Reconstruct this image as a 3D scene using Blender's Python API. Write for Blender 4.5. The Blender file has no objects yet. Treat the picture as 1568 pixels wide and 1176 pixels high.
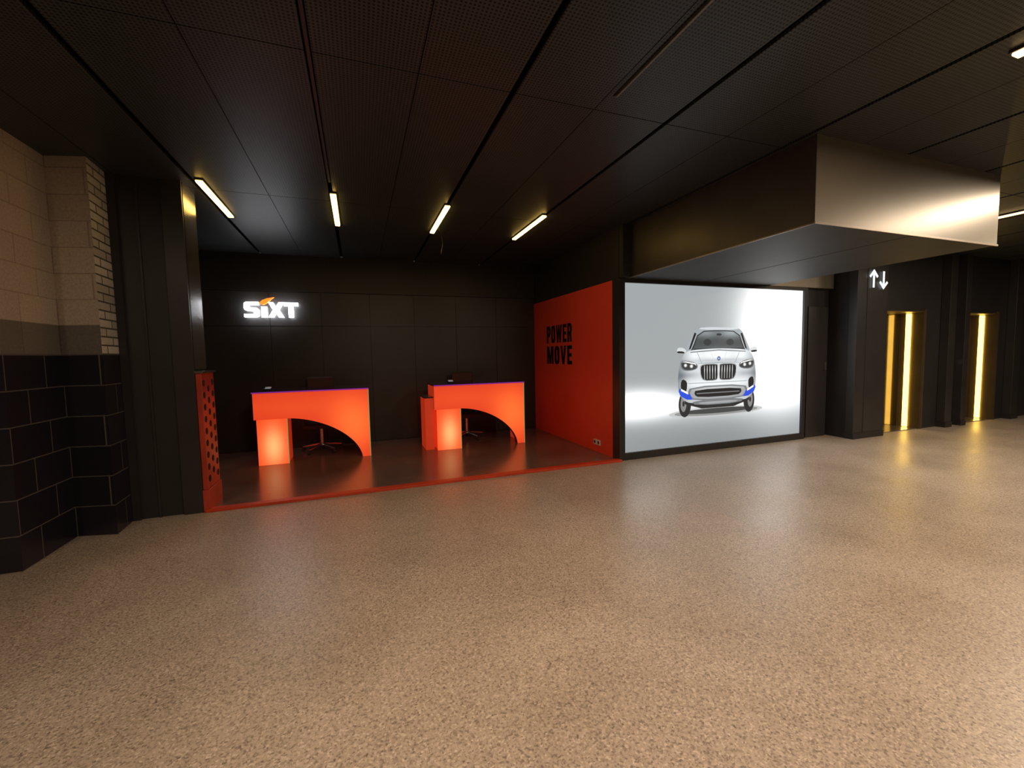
import bpy, bmesh, math, random
from mathutils import Vector, Matrix
from mathutils.geometry import tessellate_polygon
random.seed(4)
scene = bpy.context.scene
scene.view_settings.view_transform = 'Standard'
scene.view_settings.look = 'None'

# ------------------------------------------------------------------ materials
def new_mat(name):
    m = bpy.data.materials.new(name); m.use_nodes = True
    nt = m.node_tree
    return m, nt, nt.nodes['Principled BSDF']

def pmat(name, col, rough=0.5, metal=0.0, emit=None, es=0.0, spec=0.5, var=0.12, vscale=3.0, bump=0.0, bscale=80):
    """principled with subtle procedural variation"""
    m, nt, b = new_mat(name)
    tc = nt.nodes.new('ShaderNodeTexCoord')
    n = nt.nodes.new('ShaderNodeTexNoise'); n.inputs['Scale'].default_value = vscale; n.inputs['Detail'].default_value = 4
    nt.links.new(tc.outputs['Object'], n.inputs['Vector'])
    r = nt.nodes.new('ShaderNodeValToRGB')
    r.color_ramp.elements[0].position = 0.3; r.color_ramp.elements[1].position = 0.7
    r.color_ramp.elements[0].color = (*[max(0, c*(1-var)) for c in col], 1)
    r.color_ramp.elements[1].color = (*[min(1, c*(1+var)) for c in col], 1)
    nt.links.new(n.outputs['Fac'], r.inputs['Fac'])
    nt.links.new(r.outputs['Color'], b.inputs['Base Color'])
    b.inputs['Roughness'].default_value = rough
    b.inputs['Metallic'].default_value = metal
    b.inputs['Specular IOR Level'].default_value = spec
    if emit:
        b.inputs['Emission Color'].default_value = (*emit, 1)
        b.inputs['Emission Strength'].default_value = es
    if bump:
        n2 = nt.nodes.new('ShaderNodeTexNoise'); n2.inputs['Scale'].default_value = bscale
        nt.links.new(tc.outputs['Object'], n2.inputs['Vector'])
        bp = nt.nodes.new('ShaderNodeBump'); bp.inputs['Strength'].default_value = bump; bp.inputs['Distance'].default_value = 0.004
        nt.links.new(n2.outputs['Fac'], bp.inputs['Height'])
        nt.links.new(bp.outputs['Normal'], b.inputs['Normal'])
    return m

def emat(name, col, s):
    m, nt, b = new_mat(name)
    b.inputs['Base Color'].default_value = (*[c*0.5 for c in col], 1)
    b.inputs['Emission Color'].default_value = (*col, 1)
    b.inputs['Emission Strength'].default_value = s
    return m

class G:  # tiny math-node helper
    def __init__(s, nt): s.nt = nt
    def m(s, op, a, b=None):
        n = s.nt.nodes.new('ShaderNodeMath'); n.operation = op
        for i, v in enumerate((a, b)):
            if v is None: continue
            if isinstance(v, (int, float)): n.inputs[i].default_value = v
            else: s.nt.links.new(v, n.inputs[i])
        return n.outputs[0]
    def gauss(s, x, z, cx, cz, sx, sz):
        a = s.m('DIVIDE', s.m('SUBTRACT', x, cx), sx); b = s.m('DIVIDE', s.m('SUBTRACT', z, cz), sz)
        r = s.m('ADD', s.m('MULTIPLY', a, a), s.m('MULTIPLY', b, b))
        return s.m('EXPONENT', s.m('MULTIPLY', r, -1.0))
    def mix(s, fac, c1, c2):
        n = s.nt.nodes.new('ShaderNodeMixRGB')
        for k, v in (('Fac', fac), ('Color1', c1), ('Color2', c2)):
            if isinstance(v, (int, float)): n.inputs[k].default_value = v
            elif isinstance(v, tuple): n.inputs[k].default_value = (*v, 1)
            else: s.nt.links.new(v, n.inputs[k])
        return n.outputs[0]

# exposed aggregate floor
def floor_material():
    m, nt, b = new_mat('aggregate_concrete'); g = G(nt)
    tc = nt.nodes.new('ShaderNodeTexCoord'); L = nt.links.new
    v = nt.nodes.new('ShaderNodeTexVoronoi'); v.inputs['Scale'].default_value = 125
    n1 = nt.nodes.new('ShaderNodeTexNoise'); n1.inputs['Scale'].default_value = 78; n1.inputs['Detail'].default_value = 5; n1.inputs['Roughness'].default_value = 0.7
    n2 = nt.nodes.new('ShaderNodeTexNoise'); n2.inputs['Scale'].default_value = 1.3; n2.inputs['Detail'].default_value = 6
    n3 = nt.nodes.new('ShaderNodeTexNoise'); n3.inputs['Scale'].default_value = 0.5; n3.inputs['Detail'].default_value = 3
    for n in (v, n1, n2, n3): L(tc.outputs['Object'], n.inputs['Vector'])
    sep = nt.nodes.new('ShaderNodeSeparateColor'); L(v.outputs['Color'], sep.inputs[0])
    r1 = nt.nodes.new('ShaderNodeValToRGB'); e = r1.color_ramp.elements
    e[0].position = 0.0; e[0].color = (0.22, 0.18, 0.15, 1)
    e[1].position = 1.0; e[1].color = (0.62, 0.53, 0.45, 1)
    x = e.new(0.22); x.color = (0.40, 0.335, 0.275, 1)
    x = e.new(0.8); x.color = (0.47, 0.395, 0.325, 1)
    L(sep.outputs[0], r1.inputs['Fac'])
    r2 = nt.nodes.new('ShaderNodeValToRGB'); e = r2.color_ramp.elements
    e[0].position = 0.35; e[0].color = (0.32, 0.28, 0.25, 1); e[1].position = 0.49; e[1].color = (1, 1, 1, 1)
    L(n1.outputs['Fac'], r2.inputs['Fac'])
    mx = nt.nodes.new('ShaderNodeMixRGB'); mx.blend_type = 'MULTIPLY'; mx.inputs['Fac'].default_value = 0.7
    L(r1.outputs['Color'], mx.inputs['Color1']); L(r2.outputs['Color'], mx.inputs['Color2'])
    r3 = nt.nodes.new('ShaderNodeValToRGB'); e = r3.color_ramp.elements
    e[0].position = 0.3; e[0].color = (0.86, 0.84, 0.82, 1); e[1].position = 0.7; e[1].color = (1.1, 1.1, 1.1, 1)
    L(n2.outputs['Fac'], r3.inputs['Fac'])
    mx2 = nt.nodes.new('ShaderNodeMixRGB'); mx2.blend_type = 'MULTIPLY'; mx2.inputs['Fac'].default_value = 1
    L(mx.outputs[0], mx2.inputs['Color1']); L(r3.outputs['Color'], mx2.inputs['Color2'])
    L(mx2.outputs[0], b.inputs['Base Color'])
    ro = g.m('ADD', g.m('MULTIPLY', n3.outputs['Fac'], 0.20), g.m('ADD', g.m('MULTIPLY', n2.outputs['Fac'], 0.24), 0.14))
    L(ro, b.inputs['Roughness'])
    b.inputs['Specular IOR Level'].default_value = 0.75
    bp = nt.nodes.new('ShaderNodeBump'); bp.inputs['Strength'].default_value = 0.13; bp.inputs['Distance'].default_value = 0.004
    L(n1.outputs['Fac'], bp.inputs['Height']); L(bp.outputs['Normal'], b.inputs['Normal'])
    return m

# perforated metal ceiling
def ceiling_material():
    m, nt, b = new_mat('perforated_black_metal'); g = G(nt); L = nt.links.new
    tc = nt.nodes.new('ShaderNodeTexCoord'); sp = nt.nodes.new('ShaderNodeSeparateXYZ'); L(tc.outputs['Object'], sp.inputs[0])
    p = 0.022
    def cell(o):
        f = g.m('FRACT', g.m('DIVIDE', g.m('ADD', o, 100.0), p))
        return g.m('SUBTRACT', f, 0.5)
    a = cell(sp.outputs[0]); c = cell(sp.outputs[1])
    d = g.m('SQRT', g.m('ADD', g.m('MULTIPLY', a, a), g.m('MULTIPLY', c, c)))
    hole = g.m('LESS_THAN', d, 0.3)
    n = nt.nodes.new('ShaderNodeTexNoise'); n.inputs['Scale'].default_value = 1.2; L(tc.outputs['Object'], n.inputs['Vector'])
    base = g.mix(n.outputs['Fac'], (0.034, 0.040, 0.041), (0.056, 0.065, 0.066))
    col = g.mix(hole, base, (0.006, 0.005, 0.005))
    L(col, b.inputs['Base Color'])
    b.inputs['Roughness'].default_value = 0.42
    b.inputs['Specular IOR Level'].default_value = 0.22
    return m

def block_material(name, fn_cols, bw, bh, mortar, offz=0.0, msize=0.008, rough=0.6):
    m, nt, b = new_mat(name); L = nt.links.new
    tc = nt.nodes.new('ShaderNodeTexCoord'); sp = nt.nodes.new('ShaderNodeSeparateXYZ'); L(tc.outputs['Object'], sp.inputs[0])
    g = G(nt)
    s = g.m('ADD', g.m('MULTIPLY', sp.outputs[0], 1.0), sp.outputs[1])
    cb = nt.nodes.new('ShaderNodeCombineXYZ'); L(s, cb.inputs[0]); L(g.m('ADD', sp.outputs[2], offz), cb.inputs[1])
    br = nt.nodes.new('ShaderNodeTexBrick'); L(cb.outputs[0], br.inputs['Vector'])
    br.inputs['Scale'].default_value = 1; br.inputs['Brick Width'].default_value = bw; br.inputs['Row Height'].default_value = bh
    br.inputs['Mortar Size'].default_value = msize; br.inputs['Mortar Smooth'].default_value = 0.3
    br.inputs['Color1'].default_value = (*fn_cols[0], 1); br.inputs['Color2'].default_value = (*fn_cols[1], 1); br.inputs['Mortar'].default_value = (*mortar, 1)
    n = nt.nodes.new('ShaderNodeTexNoise'); n.inputs['Scale'].default_value = 60; n.inputs['Detail'].default_value = 4; L(tc.outputs['Object'], n.inputs['Vector'])
    mx = nt.nodes.new('ShaderNodeMixRGB'); mx.blend_type = 'OVERLAY'; mx.inputs['Fac'].default_value = 0.35
    L(br.outputs['Color'], mx.inputs['Color1']); L(n.outputs['Fac'], mx.inputs['Color2'])
    L(mx.outputs[0], b.inputs['Base Color']); b.inputs['Roughness'].default_value = rough
    bp = nt.nodes.new('ShaderNodeBump'); bp.inputs['Strength'].default_value = 0.5; bp.inputs['Distance'].default_value = 0.006; bp.invert = True
    L(br.outputs['Fac'], bp.inputs['Height']); L(bp.outputs['Normal'], b.inputs['Normal'])
    return m

M_floor = floor_material()
M_ceil = ceiling_material()
M_void = pmat('ceiling_void', (0.004, 0.004, 0.004), 0.9)
M_black = pmat('black_panel', (0.020, 0.019, 0.019), 0.42)
M_black2 = pmat('black_panel_satin', (0.028, 0.026, 0.025), 0.38)
M_dark = pmat('charcoal_paint', (0.022, 0.021, 0.022), 0.45)
M_seam = pmat('seam_dark', (0.004, 0.004, 0.004), 0.8)
M_soffit_front = pmat('bronze_sheet_lit', (0.25, 0.22, 0.175), 0.36, 0.6, var=0.05, vscale=1.2)  # same dark sheet as the sides; reflected light is put into this lighter colour
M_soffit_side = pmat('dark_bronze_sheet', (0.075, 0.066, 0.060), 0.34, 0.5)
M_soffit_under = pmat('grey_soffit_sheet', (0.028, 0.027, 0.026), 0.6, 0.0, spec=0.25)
M_trim = pmat('edge_trim', (0.30, 0.25, 0.2), 0.4, 0.8)
M_steel = pmat('polished_steel', (0.36, 0.34, 0.33), 0.22, 0.9)
M_red = pmat('red_wall_paint', (0.82, 0.070, 0.032), 0.45, var=0.03)
M_redtrim = pmat('red_threshold_paint', (0.55, 0.05, 0.015), 0.4)
M_guard = pmat('red_guard_paint', (0.42, 0.045, 0.02), 0.4, var=0.2)
M_ink = pmat('black_vinyl', (0.006, 0.006, 0.006), 0.8, spec=0.2)
M_roomfloor = pmat('dark_room_floor', (0.15, 0.09, 0.075), 0.22, var=0.25, vscale=1.5, bump=0.05, spec=0.8)
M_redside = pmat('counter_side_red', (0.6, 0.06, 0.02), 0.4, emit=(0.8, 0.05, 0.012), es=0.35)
M_cdark = pmat('counter_carcass', (0.03, 0.02, 0.02), 0.4)
M_ctop = pmat('counter_top_gloss', (0.04, 0.012, 0.03), 0.12)
M_purple = emat('counter_edge_purple', (0.20, 0.02, 0.26), 0.9)
M_green = emat('counter_edge_strip', (0.25, 0.32, 0.10), 0.8)
M_led = emat('led_warm', (1.0, 0.62, 0.14), 14)
M_ledbody = pmat('led_housing', (0.05, 0.045, 0.04), 0.4, 0.4)
M_tube = emat('ceiling_tube', (1.0, 0.66, 0.30), 4)
M_amber = emat('lift_led', (1.0, 0.60, 0.10), 7)
M_brass = pmat('brass_jamb', (0.14, 0.105, 0.05), 0.42, 0.6)
M_liftdoor = pmat('lift_door_steel', (0.10, 0.085, 0.065), 0.10, 0.9)
M_white = emat('sign_white', (0.9, 0.95, 1.0), 1.0)
M_signlit = emat('sign_face_lit', (0.92, 0.95, 1.0), 10)
M_orange = emat('sign_orange', (1.0, 0.22, 0.02), 1.6)
M_plastic = pmat('black_plastic', (0.03, 0.03, 0.032), 0.35)
M_fabric = pmat('chair_fabric', (0.07, 0.035, 0.035), 0.85, bump=0.4, bscale=300)
M_socket = pmat('white_plastic', (0.75, 0.7, 0.66), 0.4)
M_chrome = pmat('chrome', (0.7, 0.7, 0.7), 0.2, 1.0)
M_tan = block_material('tan_block', ((0.44, 0.375, 0.30), (0.395, 0.335, 0.265)), 0.42, 0.215, (0.31, 0.26, 0.205), msize=0.005, offz=-1.82)
M_greyband = block_material('grey_block', ((0.15, 0.135, 0.12), (0.135, 0.12, 0.105)), 0.42, 0.26, (0.11, 0.095, 0.085), offz=-1.575, msize=0.005)
M_tile = block_material('black_glazed_block', ((0.011, 0.010, 0.017), (0.016, 0.014, 0.022)), 0.42, 0.262, (0.10, 0.087, 0.08), msize=0.005, rough=0.3)
M_whitebrick = block_material('white_brick', ((0.62, 0.6, 0.56), (0.4, 0.38, 0.36)), 0.22, 0.075, (0.1, 0.09, 0.08), rough=0.5)
M_back = pmat('rear_wall_paint', (0.25, 0.2, 0.16), 0.7)

# ------------------------------------------------------------------ geometry helpers
def link(o, parent=None):
    scene.collection.objects.link(o)
    if parent:
        o.parent = parent
        o.location = o.location - parent.location
    return o

def empty(name, loc):
    e = bpy.data.objects.new(name, None); e.location = loc; e.empty_display_size = 0.2
    scene.collection.objects.link(e); return e

def mesh_obj(name, verts, faces, mats, parent=None, fm=None, smooth=False):
    lo = Vector((min(v[i] for v in verts) for i in range(3))); hi = Vector((max(v[i] for v in verts) for i in range(3)))
    c = (lo+hi)/2
    me = bpy.data.meshes.new(name)
    me.from_pydata([tuple(Vector(v)-c) for v in verts], [], faces)
    if not isinstance(mats, (list, tuple)): mats = [mats]
    for m in mats: me.materials.append(m)
    if fm:
        for p, i in zip(me.polygons, fm): p.material_index = i
    if smooth:
        for p in me.polygons: p.use_smooth = True
    me.update()
    o = bpy.data.objects.new(name, me); o.location = c
    return link(o, parent)

BF = [(0, 3, 2, 1), (4, 5, 6, 7), (0, 1, 5, 4), (1, 2, 6, 5), (2, 3, 7, 6), (3, 0, 4, 7)]
def bverts(x0, x1, y0, y1, z0, z1):
    return [(x0, y0, z0), (x1, y0, z0), (x1, y1, z0), (x0, y1, z0), (x0, y0, z1), (x1, y0, z1), (x1, y1, z1), (x0, y1, z1)]
def box(name, x0, x1, y0, y1, z0, z1, mat, parent=None, bevel=0.0):
    o = mesh_obj(name, bverts(x0, x1, y0, y1, z0, z1), BF, mat, parent)
    if bevel:
        b = o.modifiers.new('bevel', 'BEVEL'); b.width = bevel; b.segments = 3
    return o
def boxes(name, lst, mats, parent=None, fm=None):
    V, F, MI = [], [], []
    for i, b in enumerate(lst):
        k = len(V); V += bverts(*b); F += [tuple(q+k for q in f) for f in BF]; MI += [fm[i] if fm else 0]*6
    return mesh_obj(name, V, F, mats, parent, MI)

def prism_xz(name, pts, y0, y1, mat, parent=None):
    n = len(pts)
    V = [(x, y0, z) for x, z in pts]+[(x, y1, z) for x, z in pts]
    F = [tuple(range(n)), tuple(reversed(range(n, 2*n)))]+[(i, i+n, (i+1) % n+n, (i+1) % n) for i in range(n)]
    o = mesh_obj(name, V, F, mat, parent)
    bm = bmesh.new(); bm.from_mesh(o.data); bmesh.ops.recalc_face_normals(bm, faces=bm.faces); bm.to_mesh(o.data); bm.free()
    return o

def cyl(name, p0, p1, r, mat, parent=None, seg=20, r2=None):
    p0 = Vector(p0); p1 = Vector(p1); d = (p1-p0); z = d.normalized()
    a = z.orthogonal().normalized(); b = z.cross(a); r2 = r if r2 is None else r2
    V = [];
    for p, rr in ((p0, r), (p1, r2)):
        for i in range(seg):
            t = 2*math.pi*i/seg; V.append(tuple(p+a*math.cos(t)*rr+b*math.sin(t)*rr))
    F = [tuple(reversed(range(seg))), tuple(range(seg, 2*seg))]+[(i, (i+1) % seg, (i+1) % seg+seg, i+seg) for i in range(seg)]
    return mesh_obj(name, V, F, mat, parent)

# block capitals drawn as outlines on a 0..1 x 0..1 cell (heavy grotesque)
GLYPH = {
 'E': [[(0,0),(1,0),(1,.19),(.42,.19),(.42,.41),(.92,.41),(.92,.59),(.42,.59),(.42,.81),(1,.81),(1,1),(0,1)]],
 'M': [[(0,0),(.27,0),(.27,.60),(.40,0),(.60,0),(.73,.60),(.73,0),(1,0),(1,1),(.66,1),(.50,.40),(.34,1),(0,1)]],
 'W': [[(.18,0),(.40,0),(.50,.55),(.60,0),(.82,0),(1,1),(.76,1),(.69,.42),(.59,1),(.41,1),(.31,.42),(.24,1),(0,1)]],
 'V': [[(.33,0),(.67,0),(1,1),(.66,1),(.50,.34),(.34,1),(0,1)]],
 'T': [[(.33,0),(.67,0),(.67,.78),(1,.78),(1,1),(0,1),(0,.78),(.33,.78)]],
 'X': [[(0,0),(.33,0),(.5,.30),(.67,0),(1,0),(.70,.50),(1,1),(.68,1),(.5,.70),(.32,1),(0,1),(.30,.50)]],
 'I': [[(0,0),(1,0),(1,1),(0,1)]],
 'P': [[(0,0),(.40,0),(.40,.36),(.70,.36),(.90,.42),(1,.58),(1,.78),(.90,.94),(.70,1),(0,1),(0,.5)],[(.40,.54),(.56,.54),(.62,.60),(.62,.76),(.56,.82),(.40,.82)]],
 'R': [[(0,0),(.40,0),(.40,.38),(.50,.38),(.64,0),(1,0),(.84,.42),(.96,.54),(1,.64),(1,.80),(.90,.94),(.70,1),(0,1),(0,.5)],[(.40,.56),(.56,.56),(.62,.61),(.62,.77),(.56,.82),(.40,.82)]],
 'O': [[(.30,0),(.70,0),(.90,.06),(1,.20),(1,.80),(.90,.94),(.70,1),(.30,1),(.10,.94),(0,.80),(0,.20),(.10,.06)],[(.46,.18),(.54,.18),(.61,.25),(.61,.75),(.54,.82),(.46,.82),(.39,.75),(.39,.25)]],
 'S': [[(0,0),(.82,0),(.95,.06),(1,.16),(1,.46),(.93,.57),(.80,.62),(.36,.64),(.36,.80),(.98,.80),(.98,1),(.16,1),(.04,.94),(0,.82),(0,.58),(.06,.47),(.18,.42),(.64,.39),(.64,.20),(0,.20)]],
}
def glyph(name, ch, h0, h1, z0, z1, plane, pos, depth, mat, parent):
    """extruded letter. plane 'Y' faces -Y, 'X' faces -X"""
    loops = GLYPH[ch]
    P2 = [[Vector((p[0], p[1], 0)) for p in lp] for lp in loops]
    flat = [p for lp in P2 for p in lp]; n = len(flat)
    tris = tessellate_polygon(P2)
    def w(p, d):
        h = h0+(h1-h0)*p.x; z = z0+(z1-z0)*p.y; o = pos-d
        return (h, o, z) if plane == 'Y' else (o, h, z)
    V = [w(p, depth) for p in flat]+[w(p, 0) for p in flat]
    F = [tuple(t) for t in tris]+[tuple(i+n for i in reversed(t)) for t in tris]
    k = 0
    for lp in P2:
        m = len(lp)
        for i in range(m): F.append((k+i, k+(i+1) % m, k+(i+1) % m+n, k+i+n))
        k += m
    o = mesh_obj(name, V, F, mat, parent)
    bm = bmesh.new(); bm.from_mesh(o.data); bmesh.ops.recalc_face_normals(bm, faces=bm.faces); bm.to_mesh(o.data); bm.free()
    return o

CEIL = 3.2
# ------------------------------------------------------------------ shell
box('floor', -7, 17, -7, 8.2, -0.1, 0, M_floor)
lst = [(-7, 17, -7, 8.2, CEIL+0.10, CEIL+0.15)]; fm = [1]
yb = [2.69+2.4*k for k in range(-4, 3)] + [8.15]
xs = [-0.19+1.21*k for k in range(-6, 15)]
for i in range(len(xs)-1):
    for j in range(len(yb)-1):
        for h in (0, 1):
            xa = xs[i]+(0.020 if h == 0 else 0.605+0.003); xb = xs[i]+(0.605-0.003 if h == 0 else 1.21-0.020)
            lst.append((xa, xb, yb[j]+0.004, yb[j+1]-0.004, CEIL, CEIL+0.02)); fm.append(0)
boxes('ceiling', lst, [M_ceil, M_void], fm=fm)

box('wall_rear', -7, 17, -7.1, -7, 0, CEIL+.1, M_back)
box('wall_far_right', 16.9, 17, -7, 8.2, 0, CEIL+.1, M_dark)
box('wall_far_left', -7.1, -7, -7, 4.1, 0, CEIL+.1, M_back)

lst = [(-2.4, 3.5, 7.9, 8.0, 0, CEIL)]; fm = [0]
edges_x = [-2.25, -1.32, -0.55, 0.23, 0.99, 1.76, 2.55, 3.35]
for a, b_ in zip(edges_x[:-1], edges_x[1:]):
    lst.append((a+.004, b_-.004, 7.885, 7.9, 0.02, 2.04)); fm.append(1)
    lst.append((a+.004, b_-.004, 7.885, 7.9, 2.05, 2.6)); fm.append(1)
lst.append((-2.25, 3.35, 7.86, 7.9, 2.61, CEIL)); fm.append(0)
boxes('wall_back', lst, [M_black, M_black2], fm=fm)
box('wall_left_room', -2.4, -2.28, 5.32, 7.9, 0, CEIL, M_black)
boxes('wall_red_side', [(3.35, 3.47, 5.1, 7.88, 0, 2.5), (3.36, 3.47, 4.96, 7.88, 2.505, CEIL)], [M_red, M_black2], fm=[0, 1])
box('floor_room', -2.28, 3.35, 4.97, 7.88, 0.0, 0.012, M_roomfloor)
box('trim_1', -1.48, 3.36, 4.88, 4.97, 0.0, 0.03, M_redtrim, bevel=0.004)

# stepped block wall on the left
prof = [(-7, 4.02), (-2.35, 4.02), (-2.35, 4.66), (-2.04, 4.58), (-2.07, 5.02)]
V, F, MI = [], [], []
levels = [(0, 1.575, 0), (1.575, 1.82, 1), (1.82, CEIL, 2)]
for z0, z1, mi in levels:
    for i in range(len(prof)-1):
        (xa, ya), (xb, yb_) = prof[i], prof[i+1]; k = len(V)
        V += [(xa, ya, z0), (xb, yb_, z0), (xb, yb_, z1), (xa, ya, z1)]; F.append((k, k+1, k+2, k+3))
        MI.append(3 if (i == 3 and z0 > 1.5) else mi)
o = mesh_obj('wall_left', V, F, [M_tile, M_greyband, M_tan, M_whitebrick], fm=MI)
o.data.transform(Matrix.Translation(o.location)); o.location = (0, 0, 0)
bm = bmesh.new(); bm.from_mesh(o.data); bmesh.ops.remove_doubles(bm, verts=bm.verts, dist=1e-4); bm.to_mesh(o.data); bm.free()

# steel column
col = empty('steel_column', (-1.75, 5.1, 0))
box('black_cladding', -2.02, -1.52, 4.93, 5.3, 0, CEIL, M_dark, col, 0.004)
box('front_flange', -1.66, -1.50, 4.905, 4.93, 0, CEIL, M_black2, col)
box('polished_face', -1.52, -1.50, 4.95, 5.28, 1.42, CEIL, M_steel, col)
box('left_flange', -2.06, -2.0, 4.9, 5.02, 0, CEIL, M_dark, col)
box('mid_seam', -1.86, -1.845, 4.915, 4.93, 0, CEIL, M_black2, col)
guard = empty('perforated_column_guard', (-1.46, 5.1, 0))
box('guard_plate', -1.50, -1.45, 4.93, 5.30, 0.22, 1.38, M_guard, guard, 0.006)
box('guard_base', -1.50, -1.44, 4.91, 5.31, 0.0, 0.22, M_guard, guard, 0.004)
box('guard_cap', -1.51, -1.43, 4.91, 5.32, 1.38, 1.40, M_chrome, guard)
k = 0
for r in range(9):
    for c in range(3):
        y = 4.985+c*0.13; z = 0.32+r*0.12+(0.06 if c % 2 else 0)
        if z > 1.33: continue
        cyl('hole_%d' % k, (-1.4515, y, z), (-1.4485, y, z), 0.034, M_seam, guard, 14); k += 1

# ------------------------------------------------------------------ soffit over the display
sf = empty('soffit_box', (4.8, 3.7, 2.85))
X0, X1, Y0, Y1, Z0 = 3.49, 6.14, 2.43, 4.92, 2.51
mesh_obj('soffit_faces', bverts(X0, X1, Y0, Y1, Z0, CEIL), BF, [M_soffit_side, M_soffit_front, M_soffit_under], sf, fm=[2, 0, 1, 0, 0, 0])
box('front_edge_trim', X0-.006, X1+.006, Y0-.008, Y0, Z0-.008, Z0+.010, M_trim, sf)
box('side_edge_trim', X0-.008, X0, Y0, Y1, Z0-.008, Z0+.004, M_trim, sf)
box('side_filler', 3.36, 3.49, 4.86, 4.95, Z0, CEIL, M_black2, sf)
box('underside_joint', 4.78, 4.787, Y0+.01, Y1, Z0-.002, Z0, M_seam, sf)
box('wall_fascia', 3.47, 7.58, 4.93, 5.1, 2.505, CEIL, M_soffit_front)

# ------------------------------------------------------------------ illuminated display with the printed car
def poster_material():
    m, nt, b = new_mat('backlit_print'); g = G(nt); L = nt.links.new
    tc = nt.nodes.new('ShaderNodeTexCoord'); sp = nt.nodes.new('ShaderNodeSeparateXYZ'); L(tc.outputs['Object'], sp.inputs[0])
    x, z = sp.outputs[0], sp.outputs[2]    # x -1.7..1.7, z -1.16..1.16
    g1 = g.gauss(x, z, 1.20, 0.60, 0.66, 0.80)
    g2 = g.gauss(x, z, 1.35, -0.1, 0.8, 0.70)
    g3 = g.gauss(x, z, -1.5, -0.52, 0.62, 0.17)
    g4 = g.gauss(x, z, 0.3, -0.58, 2.2, 0.20)
    g5 = g.gauss(x, z, 0.0, -1.2, 2.6, 0.38)
    s = g.m('ADD', g.m('MULTIPLY', g1, 2.2), g.m('MULTIPLY', g2, 0.60))
    s = g.m('ADD', s, g.m('MULTIPLY', g3, 1.6)); s = g.m('ADD', s, g.m('MULTIPLY', g4, 0.40))
    s = g.m('SUBTRACT', s, g.m('MULTIPLY', g5, 0.12)); s = g.m('ADD', s, 0.41)
    colr = g.mix(g.m('MINIMUM', g.m('MULTIPLY', g.m('SUBTRACT', s, 0.35), 1.2), 1.0), (0.90, 0.97, 1.0), (0.99, 1.0, 1.0))
    b.inputs['Base Color'].default_value = (0.02, 0.02, 0.02, 1); b.inputs['Roughness'].default_value = 0.3
    L(colr, b.inputs['Emission Color']); L(s, b.inputs['Emission Strength'])
    return m
M_poster = poster_material()
disp = empty('illuminated_car_advert', (5.15, 5.0, 1.25))
fx0, fx1, fz1 = 3.35, 6.97, 2.5
boxes('frame', [(fx0, 3.44, 4.93, 5.1, 0, fz1), (6.90, fx1, 4.93, 5.1, 0, fz1), (3.44, 6.90, 4.93, 5.1, 0, 0.10), (3.44, 6.90, 4.93, 5.1, 2.45, fz1), (3.44, 6.90, 5.0, 5.1, .1, 2.45)], [M_black], disp)
panel = box('lit_panel', 3.44, 6.90, 4.965, 4.99, 0.10, 2.45, M_poster, disp)

inks = {}
def ink(k, c, s=1.0):
    inks[k] = (len(inks), emat('print_'+k, c, s))
def graded_ink(k, terms, base, lo, hi):
    """photographic tone of the printed artwork: soft gradients across the picture"""
    m, nt, b = new_mat('print_'+k); g = G(nt); L = nt.links.new
    tc = nt.nodes.new('ShaderNodeTexCoord'); sp = nt.nodes.new('ShaderNodeSeparateXYZ'); L(tc.outputs['Object'], sp.inputs[0])
    x, z = sp.outputs[0], g.m('ADD', sp.outputs[2], 0.665)
    s = base
    for amp, cx, cz, sx, sz in terms:
        s = g.m('ADD', s, g.m('MULTIPLY', g.gauss(x, z, cx, cz, sx, sz), amp))
    s = g.m('MINIMUM', g.m('MAXIMUM', s, 0.0), 1.0)
    b.inputs['Base Color'].default_value = (.02, .02, .02, 1)
    L(g.mix(s, lo, hi), b.inputs['Emission Color']); b.inputs['Emission Strength'].default_value = 1
    inks[k] = (len(inks), m)
ink('shadow1', (0.46, 0.50, 0.52)); ink('shadow2', (0.24, 0.26, 0.27)); ink('shadow3', (0.05, 0.055, 0.06)); ink('tyre', (0.02, 0.022, 0.025)); ink('rim', (0.20, 0.21, 0.22))
graded_ink('body', [(.40, 0, .93, .34, .07), (.30, .45, .93, .10, .08), (.25, -.45, .93, .10, .08), (-.55, .76, .6, .13, .5), (-.65, -.76, .6, .15, .5), (-.25, 0, .84, .7, .03), (.30, 0, .50, .7, .06), (-.30, .55, .63, .18, .05), (-.30, -.55, .63, .18, .05), (-.35, 0, .30, .8, .10)], 0.72, (0.16, 0.19, 0.22), (0.95, 0.98, 1.0))
ink('bodysh', (0.34, 0.39, 0.43)); ink('bodysh2', (0.60, 0.66, 0.70))
graded_ink('glass', [(.55, .25, 1.26, .22, .07), (.35, -.25, 1.25, .2, .06), (.12, 0, 1.0, .5, .05)], 0.10, (0.02, 0.025, 0.03), (0.55, 0.62, 0.64))
ink('black', (0.012, 0.013, 0.015))
ink('lamp', (0.98, 1.0, 1.0)); ink('blue', (0.02, 0.07, 0.65))
graded_ink('silver', [(.6, 0, .70, .5, .04), (.3, 0, .42, .5, .03)], 0.35, (0.12, 0.13, 0.14), (0.85, 0.88, 0.9))
ink('line', (0.16, 0.18, 0.20)); ink('inner', (0.04, 0.046, 0.05))
CV, CF, CM = [], [], []
cxp, czp = 5.13, 0.52
layer = [0]
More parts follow.
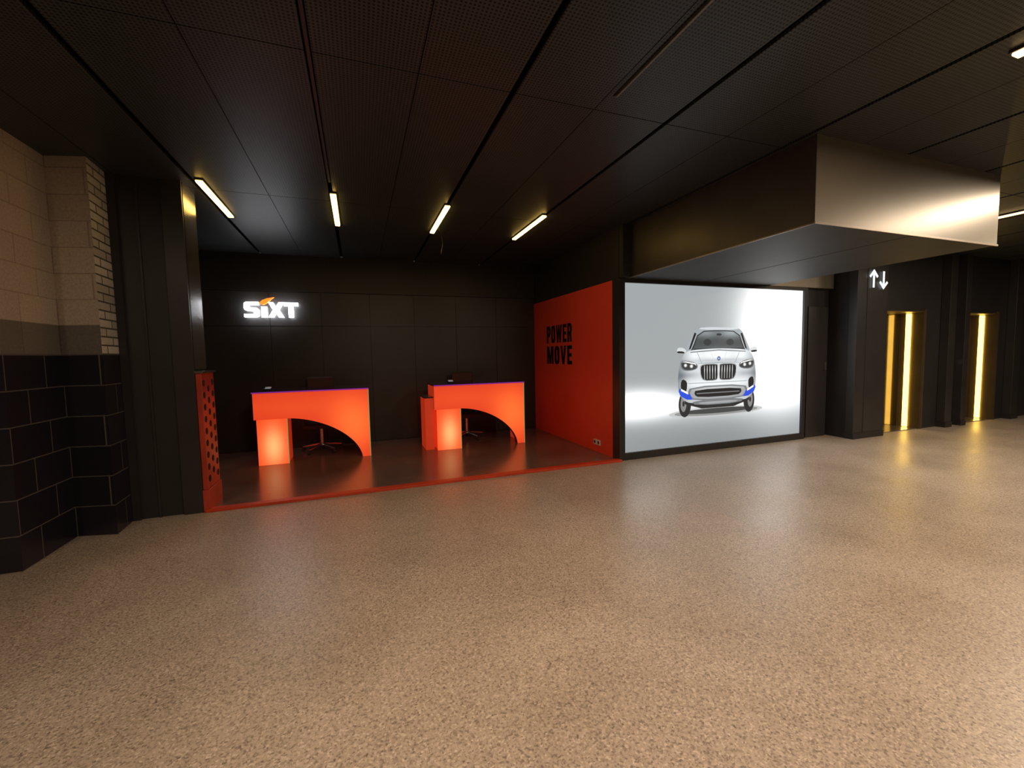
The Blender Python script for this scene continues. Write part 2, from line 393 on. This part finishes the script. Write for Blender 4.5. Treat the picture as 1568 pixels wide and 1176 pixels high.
def P(pts, k, mirror=False, sm=0):
    layer[0] += 1; y = 4.9645-0.0002*layer[0]
    for sgn in ((1, -1) if mirror else (1,)):
        q = [(p[0]*sgn, p[1]) for p in pts]
        if sgn < 0: q = q[::-1]
        for _ in range(sm):
            r = []
            for i in range(len(q)):
                a, b_ = q[i], q[(i+1) % len(q)]
                r += [(a[0]*.75+b_[0]*.25, a[1]*.75+b_[1]*.25), (a[0]*.25+b_[0]*.75, a[1]*.25+b_[1]*.75)]
            q = r
        base = len(CV); CV.extend([(cxp+px, y, czp+pz) for px, pz in q]); CF.append(tuple(range(base, base+len(q)))); CM.append(inks[k][0])
def ell(cx, cz, rx, rz, k, mirror=False):
    P([(cx+rx*math.cos(t*math.pi/16), cz+rz*math.sin(t*math.pi/16)) for t in range(32)], k, mirror)
ell(0, .06, .92, .075, 'shadow1'); ell(0, .06, .82, .055, 'shadow2'); ell(0, .075, .70, .04, 'shadow3')
ell(.63, .20, .115, .19, 'tyre', True); ell(.655, .21, .055, .12, 'rim', True); ell(.655, .21, .02, .04, 'tyre', True)
P([(-.62, .12), (.62, .12), (.66, .45), (-.66, .45)], 'tyre', sm=1)
# roof / cabin
P([(-.66, .93), (-.60, 1.05), (-.47, 1.27), (-.38, 1.325), (0, 1.345), (.38, 1.325), (.47, 1.27), (.60, 1.05), (.66, .93)], 'bodysh', sm=2)
P([(-.33, 1.335), (.33, 1.335), (.40, 1.295), (-.40, 1.295)], 'bodysh2', sm=1)
P([(.57, 1.0), (.53, 1.02), (.43, 1.24), (.465, 1.255)], 'black', True)
P([(-.55, .97), (-.50, 1.03), (-.39, 1.275), (0, 1.292), (.39, 1.275), (.50, 1.03), (.55, .97)], 'black', sm=1)
P([(-.53, .975), (-.48, 1.03), (-.38, 1.262), (0, 1.280), (.38, 1.262), (.48, 1.03), (.53, .975)], 'glass', sm=1)
ell(.22, 1.11, .075, .05, 'inner', True); ell(0, 1.225, .05, .018, 'inner'); P([(-.5, .985), (.5, .985), (.48, 1.02), (-.48, 1.02)], 'inner')
P([(.60, .98), (.66, 1.03), (.76, 1.04), (.79, .99), (.76, .95), (.66, .95)], 'bodysh2', True, 2)
P([(.64, .95), (.775, .955), (.785, .985), (.66, .98)], 'black', True, 1)
# body shell
SH = [(-.50, 1.0), (0, 1.02), (.50, 1.0), (.63, .97), (.71, .87), (.755, .70), (.765, .50), (.74, .36), (.66, .26), (.50, .20), (-.50, .20), (-.66, .26), (-.74, .36), (-.765, .50), (-.755, .70), (-.71, .87), (-.63, .97)]
P(SH, 'body', sm=2)
# bonnet creases and shut lines
P([(.415, .975), (.425, .975), (.335, .80), (.32, .80)], 'bodysh', True)
P([(.155, .985), (.165, .985), (.102, .83), (.092, .83)], 'bodysh2', True)
P([(-.54, .972), (0, 1.0), (.54, .972), (.54, .958), (0, .985), (-.54, .958)], 'line')
P([(-.38, .803), (0, .811), (.38, .803), (.42, .793), (-.42, .793)], 'bodysh')
# kidney grille
P([(.012, .76), (.03, .79), (.31, .79), (.37, .745), (.35, .61), (.29, .53), (.04, .53), (.012, .57)], 'silver', True, 1)
P([(.022, .755), (.04, .778), (.30, .778), (.352, .737), (.335, .615), (.283, .543), (.046, .543), (.022, .578)], 'black', True, 1)
for i in range(5):
    a = .06+i*.052; P([(a, .762), (a+.014, .762), (a+.010, .56), (a-.004, .56)], 'silver', True)
ell(0, .865, .034, .034, 'line'); ell(0, .865, .022, .022, 'blue'); ell(0, .865, .010, .010, 'lamp')
# headlamps
P([(.39, .745), (.43, .805), (.60, .845), (.725, .84), (.715, .73), (.63, .69), (.46, .70)], 'line', True, 1)
P([(.41, .745), (.45, .795), (.60, .830), (.705, .825), (.695, .74), (.62, .705), (.47, .712)], 'inner', True, 1)
ell(.52, .762, .034, .030, 'silver', True); ell(.63, .775, .032, .028, 'silver', True)
ell(.52, .762, .018, .017, 'lamp', True); ell(.63, .775, .017, .016, 'lamp', True)
P([(.43, .765), (.45, .80), (.62, .832), (.70, .826), (.62, .817), (.46, .787)], 'lamp', True)
# bumper
P([(-.60, .512), (.60, .512), (.56, .500), (-.56, .500)], 'bodysh')
P([(-.54, .46), (.54, .46), (.60, .34), (.47, .24), (-.47, .24), (-.60, .34)], 'line', sm=1)
P([(-.50, .44), (.50, .44), (.56, .34), (.44, .26), (-.44, .26), (-.56, .34)], 'silver', sm=1)
P([(-.44, .41), (.44, .41), (.47, .34), (.38, .29), (-.38, .29), (-.47, .34)], 'black', sm=1)
P([(-.42, .358), (.42, .358), (.42, .343), (-.42, .343)], 'line')
P([(.60, .54), (.69, .58), (.72, .50), (.70, .40), (.62, .38), (.60, .44)], 'black', True, 1)
P([(.54, .345), (.735, .44), (.755, .40), (.72, .33), (.60, .27), (.50, .265)], 'blue', True)
P([(.58, .375), (.71, .435), (.71, .405), (.58, .345)], 'lamp', True)
P([(-.52, .25), (.52, .25), (.44, .17), (-.44, .17)], 'line', sm=1)
P([(-.40, .22), (.40, .22), (.34, .185), (-.34, .185)], 'silver', sm=1)
mesh_obj('printed_car', CV, CF, [v[1] for v in inks.values()], disp, CM)

# ------------------------------------------------------------------ wall beyond display, lift lobby
WY = 4.70
boxes('wall_service', [(6.97, 7.60, 5.02, 5.12, 0, 2.505)], [M_dark])
boxes('door_1', [(7.06, 7.54, 4.975, 5.005, 0.01, 2.2), (7.44, 7.48, 4.94, 4.975, 1.14, 1.28)], [M_black2, M_steel], fm=[0, 1])
lst = [(7.62, 8.5, WY, 5.3, 0, CEIL), (8.5, 9.62, WY, 5.3, 2.14, CEIL), (9.62, 10.88, WY, 5.3, 0, CEIL), (10.88, 12.02, WY, 5.3, 2.14, CEIL), (12.02, 16.9, WY, 5.3, 0, CEIL),
       (8.5, 9.62, 5.08, 5.3, 0, 2.14), (10.88, 12.02, 5.08, 5.3, 0, 2.14)]
boxes('wall_lift_lobby', lst, [M_dark])
def pilaster(x0, x1, seam=None):
    p = empty('pilaster', ((x0+x1)/2, 4.62, 0))
    box('shaft', x0, x1, 4.57, WY, 0, CEIL, M_black2, p, 0.006)
    box('plinth', x0-.01, x1+.01, 4.56, WY, 0, 0.10, M_black, p)
    if seam: box('seam', seam, seam+.012, 4.567, 4.57, .1, CEIL, M_seam, p)
pilaster(7.60, 8.36, 7.83); pilaster(10.15, 10.35); pilaster(10.65, 10.80); pilaster(12.4, 12.65); pilaster(14.2, 14.45)
def lift(name, x0, x1):
    e = empty(name, ((x0+x1)/2, 4.9, 0)); xm = (x0+x1)/2
    box('leaf_left', x0+.02, xm-.003, 5.03, 5.07, 0.01, 2.12, M_liftdoor, e)
    box('leaf_right', xm+.003, x1-.02, 5.03, 5.07, 0.01, 2.12, M_liftdoor, e)
    box('jamb_left', x0, x0+.02, 4.68, 5.08, 0, 2.14, M_brass, e)
    box('jamb_right', x1-.02, x1, 4.68, 5.08, 0, 2.14, M_brass, e)
    box('head', x0+.02, x1-.02, 4.68, 5.08, 2.12, 2.14, M_brass, e)
    box('architrave_left', x0-.05, x0, 4.675, 4.70, 0, 2.17, M_brass, e)
    box('architrave_right', x1, x1+.05, 4.675, 4.70, 0, 2.17, M_brass, e)
    box('light_strip', x1-.05, x1-.02, 4.86, 4.93, 0.02, 2.11, M_amber, e)
    box('sill', x0+.02, x1-.02, 4.70, 5.08, 0, 0.012, M_steel, e)
lift('lift_door', 8.5, 9.62); lift('lift_door', 10.88, 12.02)
cp = empty('lift_call_panel', (10.5, 4.69, 1.15))
box('plate', 10.44, 10.56, 4.685, 4.70, 1.0, 1.3, M_plastic, cp, 0.003)
cyl('button_up', (10.5, 4.686, 1.2), (10.5, 4.676, 1.2), 0.02, M_white, cp)
cyl('button_down', (10.5, 4.686, 1.1), (10.5, 4.676, 1.1), 0.02, M_chrome, cp)
ar = empty('lift_arrows_sign', (8.05, 4.55, 2.63))
def arrow(nm, cx, z0, z1, up):
    d = 1 if up else -1; tip = z1 if up else z0; tail = z0 if up else z1; w = .017
    ya, yb2 = 4.545, 4.555
    prism_xz(nm+'_shaft', [(cx-w, tail), (cx+w, tail), (cx+w, tip-d*.03), (cx-w, tip-d*.03)], ya, yb2, M_white, ar)
    prism_xz(nm+'_head', [(cx, tip), (cx+.105, tip-d*.105), (cx+.08, tip-d*.13), (cx, tip-d*.045), (cx-.08, tip-d*.13), (cx-.105, tip-d*.105)], ya, yb2, M_white, ar)
arrow('up', 7.95, 2.48, 2.77, True); arrow('down', 8.20, 2.46, 2.75, False)

# ------------------------------------------------------------------ signs in the room
sg = empty('illuminated_wall_sign', (-1.28, 7.82, 2.3))
for ch, a, b_, zt in (('S', -1.66, -1.45, 2.42), ('I', -1.42, -1.34, 2.35), ('X', -1.32, -1.10, 2.42), ('T', -1.10, -0.89, 2.42)):
    glyph('letter_'+ch, ch, a, b_, 2.18, zt, 'Y', 7.83, 0.05, M_signlit, sg)
prism_xz('swoosh', [(-1.45, 2.40), (-1.39, 2.375), (-1.33, 2.41), (-1.27, 2.47), (-1.23, 2.50), (-1.33, 2.48), (-1.40, 2.45)], 7.775, 7.83, M_orange, sg)
wt = empty('wall_slogan', (3.34, 6.8, 1.67))
def word(nm, txt, widths, ya, yb2, z0, z1):
    gap = .045; tot = sum(widths)+gap*(len(txt)-1)*1.0; s = (ya-yb2)/tot; y = ya
    for i, (ch, w_) in enumerate(zip(txt, widths)):
        glyph('%s_%s' % (nm, ch), ch, y, y-w_*s, z0, z1, 'X', 3.349, 0.004, M_ink, wt); y -= (w_+gap)*s
word('top', 'POWER', [.20, .20, .29, .17, .20], 7.27, 6.29, 1.70, 2.01)
word('bottom', 'MOVE', [.28, .20, .22, .17], 7.27, 6.29, 1.32, 1.64)
so = empty('power_socket', (3.345, 5.5, .16))
box('plate_a', 3.335, 3.35, 5.42, 5.50, 0.12, 0.20, M_socket, so, .003); box('plate_b', 3.335, 3.35, 5.52, 5.60, 0.12, 0.20, M_socket, so, .003)
cyl('recess_a', (3.336, 5.46, .16), (3.333, 5.46, .16), .025, M_plastic, so); cyl('recess_b', (3.336, 5.56, .16), (3.333, 5.56, .16), .025, M_plastic, so)

# ------------------------------------------------------------------ service counters
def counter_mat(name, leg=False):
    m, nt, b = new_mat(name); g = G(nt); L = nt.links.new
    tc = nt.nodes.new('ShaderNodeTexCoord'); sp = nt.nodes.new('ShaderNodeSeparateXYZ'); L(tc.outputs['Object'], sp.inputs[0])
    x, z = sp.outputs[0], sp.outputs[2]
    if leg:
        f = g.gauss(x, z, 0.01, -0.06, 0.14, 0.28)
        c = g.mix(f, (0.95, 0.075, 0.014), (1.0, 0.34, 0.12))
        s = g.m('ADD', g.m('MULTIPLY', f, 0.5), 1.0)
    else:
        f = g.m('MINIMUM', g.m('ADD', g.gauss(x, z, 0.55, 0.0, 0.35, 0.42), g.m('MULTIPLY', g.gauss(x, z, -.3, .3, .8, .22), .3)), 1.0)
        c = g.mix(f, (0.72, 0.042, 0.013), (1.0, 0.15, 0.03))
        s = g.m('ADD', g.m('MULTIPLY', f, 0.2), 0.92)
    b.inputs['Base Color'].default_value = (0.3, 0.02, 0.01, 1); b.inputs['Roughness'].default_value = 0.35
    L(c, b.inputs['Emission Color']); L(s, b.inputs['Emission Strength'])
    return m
M_cfront = counter_mat('backlit_orange_panel'); M_cleg = counter_mat('backlit_orange_leg', True)
def counter(x, y, W, shelf):
    e = empty('service_counter', (x+W/2, y+.3, 0.012)); zf = 0.012; H = 1.03
    pts = [(0, H), (0, .66), (.41, .66)]
    a, b_ = W-.11-.41, .66-.0
    for i in range(1, 24):
        t = i/24*math.pi/2
        pts.append((.41+a*math.sin(t)**(2/1.75), b_*math.cos(t)**(2/1.75)))
    pts += [(W-.11, zf), (W, zf), (W, H)]
    prism_xz('arched_front', [(x+p[0], max(p[1], zf)) for p in pts], y, y+.04, M_cfront, e)
    prism_xz('arched_liner', [(x+.01+p[0]*(W-.02)/W, max(p[1], zf)) for p in pts], y+.04, y+.12, M_cdark, e)
    box('lit_leg', x+.03, x+.41, y+.004, y+.03, zf, .655, M_cleg, e, .003)
    box('leg_body', x+.035, x+.405, y+.03, y+.45, zf, .655, M_redside, e, .003)
    box('end_panel', x+W-.03, x+W, y+.12, y+.62, zf, H, M_redside, e)
    box('left_cheek', x, x+.03, y+.12, y+.62, .66, H, M_redside, e)
    box('edge_light', x+W, x+W+.010, y-.004, y+.02, zf, H, M_green, e)
    box('leg_edge', x+.41, x+.418, y-.002, y+.02, zf, .655, M_green, e)
    box('worktop', x-.01, x+W+.01, y-.012, y+.64, H, H+.03, M_ctop, e, .004)
    box('worktop_edge', x-.01, x+W+.01, y-.016, y-.012, H+.002, H+.018, M_purple, e)
    box('desk_surface', x+.41, x+W-.03, y+.30, y+.60, .72, .75, M_cdark, e)
    if shelf:
        box('side_shelf_unit', x-.14, x-.002, y+.10, y+.56, zf, .84, M_redside, e, .004)
        box('side_shelf_top', x-.15, x-.002, y+.09, y+.57, .84, .86, M_ctop, e)
counter(-1.40, 6.72, 1.52, False)
counter(1.10, 6.62, 1.50, True)

M_glassy = emat('device_blue_face', (0.5, 0.6, 0.8), .5)
def small_device(x, y):  # stands in for a small charger-like item on the worktop
    z = 1.062; e = empty('counter_charger', (x, y, z))
    box('body', x-.05, x+.05, y-.05, y+.07, z, z+.025, M_plastic, e, .008)
    box('blue_face', x-.035, x+.035, y+.0, y+.05, z+.025, z+.028, M_glassy, e)
    box('white_block', x-.04, x+.04, y+.06, y+.085, z, z+.045, M_socket, e, .006)
small_device(-1.24, 6.9); small_device(1.42, 6.85)

def office_chair(cx, cy, rot):
    e = empty('office_chair', (cx, cy, 0.012))
    for i in range(5):
        a = rot+i*2*math.pi/5; dx, dy = math.cos(a), math.sin(a)
        cyl('foot_%d' % i, (cx, cy, .13), (cx+dx*.30, cy+dy*.30, .085), .024, M_chrome, e, 12, .015)
        cyl('castor_%d' % i, (cx+dx*.30-dy*.02, cy+dy*.30+dx*.02, .04), (cx+dx*.30+dy*.02, cy+dy*.30-dx*.02, .04), .028, M_plastic, e, 16)
        cyl('stem_%d' % i, (cx+dx*.30, cy+dy*.30, .04), (cx+dx*.30, cy+dy*.30, .09), .009, M_plastic, e, 8)
    cyl('gas_lift', (cx, cy, .10), (cx, cy, .44), .028, M_chrome, e)
    box('seat', cx-.24, cx+.24, cy-.23, cy+.23, .40, .48, M_fabric, e, .035)
    box('back_rest', cx-.20, cx+.20, cy+.22, cy+.28, .64, 1.20, M_fabric, e, .028)
    box('back_spine', cx-.03, cx+.03, cy+.20, cy+.31, .40, .80, M_plastic, e, .01)
    for s in (-1, 1):
        box('arm_post_%d' % s, cx+s*.26-.015, cx+s*.26+.015, cy-.03, cy+.03, .44, .62, M_plastic, e)
        box('arm_pad_%d' % s, cx+s*.26-.035, cx+s*.26+.035, cy-.10, cy+.13, .62, .65, M_plastic, e, .01)
office_chair(-0.60, 7.42, .35)
office_chair(1.80, 7.42, .1)

# ------------------------------------------------------------------ lights
def bar(name, x, y0, y1, mat, w=.045, h=.035, z=CEIL):
    e = empty(name, (x, (y0+y1)/2, z))
    box('housing', x-w/2-.006, x+w/2+.006, y0-.01, y1+.01, z-h*.5, z+.001, M_ledbody, e)
    box('diffuser', x-w/2, x+w/2, y0, y1, z-h, z-h*.5, mat, e, .006)
for x in (-1.33, -.17, 1.02, 2.21): bar('linear_ceiling_light', x, 4.82, 5.9, M_led, .056, .03)
bar('linear_ceiling_light', 3.66, -0.9, 1.42, M_tube, .07)
bar('linear_ceiling_light', 1.3, -3.4, -1.2, M_tube, .07)
bar('linear_ceiling_light', 0.6, 0.3, 1.7, M_tube, .07)  # added bar, unseen: body for the mid-floor fill lamp
bar('linear_ceiling_light', 8.0, 2.2, 3.2, M_tube, .06)
M_unlit = pmat('unlit_diffuser', (0.14, 0.13, 0.12), 0.5)
bar('linear_ceiling_light', 1.68, 1.45, 2.5, M_unlit, .016, .016)
# red and white reflections in the ceiling slot, put in as coloured bits
tr = empty('slot_reflections', (-.19, 2.2, CEIL))
M_rdot = emat('slot_red_reflection', (0.6, 0.05, 0.02), .6); M_wdot = pmat('slot_white_reflection', (.5, .48, .45), .4)
box('slot_backing', -.20, -.18, 0.8, 4.6, CEIL+.012, CEIL+.03, M_black, tr)
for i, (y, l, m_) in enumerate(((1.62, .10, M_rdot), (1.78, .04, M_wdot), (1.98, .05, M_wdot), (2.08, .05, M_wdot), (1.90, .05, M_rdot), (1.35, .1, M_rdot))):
    box('reflection_bit_%d' % i, -.205, -.175, y, y+l, CEIL+.002, CEIL+.012, m_, tr)

def area(name, loc, sx, sy, w, col=(1.0, .74, .51)):
    l = bpy.data.lights.new(name, 'AREA'); l.shape = 'RECTANGLE'; l.size = sx; l.size_y = sy; l.energy = w; l.color = col
    o = bpy.data.objects.new(name, l); o.location = loc; scene.collection.objects.link(o); return o
area('ceiling_lamp_a', (3.66, 0.3, 3.14), .08, 2.2, 78)
area('ceiling_lamp_b', (1.3, -2.2, 3.14), .08, 2.2, 32)
area('ceiling_lamp_g', (0.6, 1.0, 3.14), .08, 1.3, 72, (1.0, .74, .53))  # added fill, unseen: brightens the middle of the floor
area('ceiling_lamp_c', (6.9, 1.4, 3.14), .08, 1.6, 95, (1.0, .82, .63))  # unseen fill, set outside the camera view to brighten the lobby floor
area('ceiling_lamp_d', (10.5, 1.2, 3.14), .08, 2.0, 80, (1.0, .80, .58))
area('ceiling_lamp_e', (-2.6, 0.8, 3.14), .08, 1.6, 24)
area('ceiling_lamp_f', (8.0, 2.7, 3.14), .06, 1.0, 20)

c = bpy.data.curves.new('dangling_cable', 'CURVE'); c.dimensions = '3D'; c.bevel_depth = .004
s = c.splines.new('BEZIER'); s.bezier_points.add(2)
for bp, co in zip(s.bezier_points, ((1.05, 5.6, 3.19), (1.13, 5.75, 3.02), (1.10, 5.72, 2.86))):
    bp.co = co; bp.handle_left_type = bp.handle_right_type = 'AUTO'
c.materials.append(M_plastic)
scene.collection.objects.link(bpy.data.objects.new('dangling_cable', c))

w = bpy.data.worlds.new('World'); scene.world = w; w.use_nodes = True
w.node_tree.nodes['Background'].inputs[0].default_value = (0.02, 0.017, 0.014, 1)

# ------------------------------------------------------------------ camera
F, CX, CY = 648.0, 784.0, 588.0
Xv = Vector((2577-CX, CY-508, -F)).normalized()
Yv = Vector((548-CX, CY-548, -F)); Yv = (Yv-Xv*Yv.dot(Xv)).normalized()
Zv = Xv.cross(Yv)
R = Matrix((Xv, Yv, Zv))
cam = bpy.data.cameras.new('camera'); co = bpy.data.objects.new('camera', cam); scene.collection.objects.link(co)
cam.sensor_width = 36; cam.lens = 36*F/1568; cam.clip_start = 0.05
co.matrix_world = Matrix.Translation((0, 0, 1.5)) @ R.to_4x4()
scene.camera = co
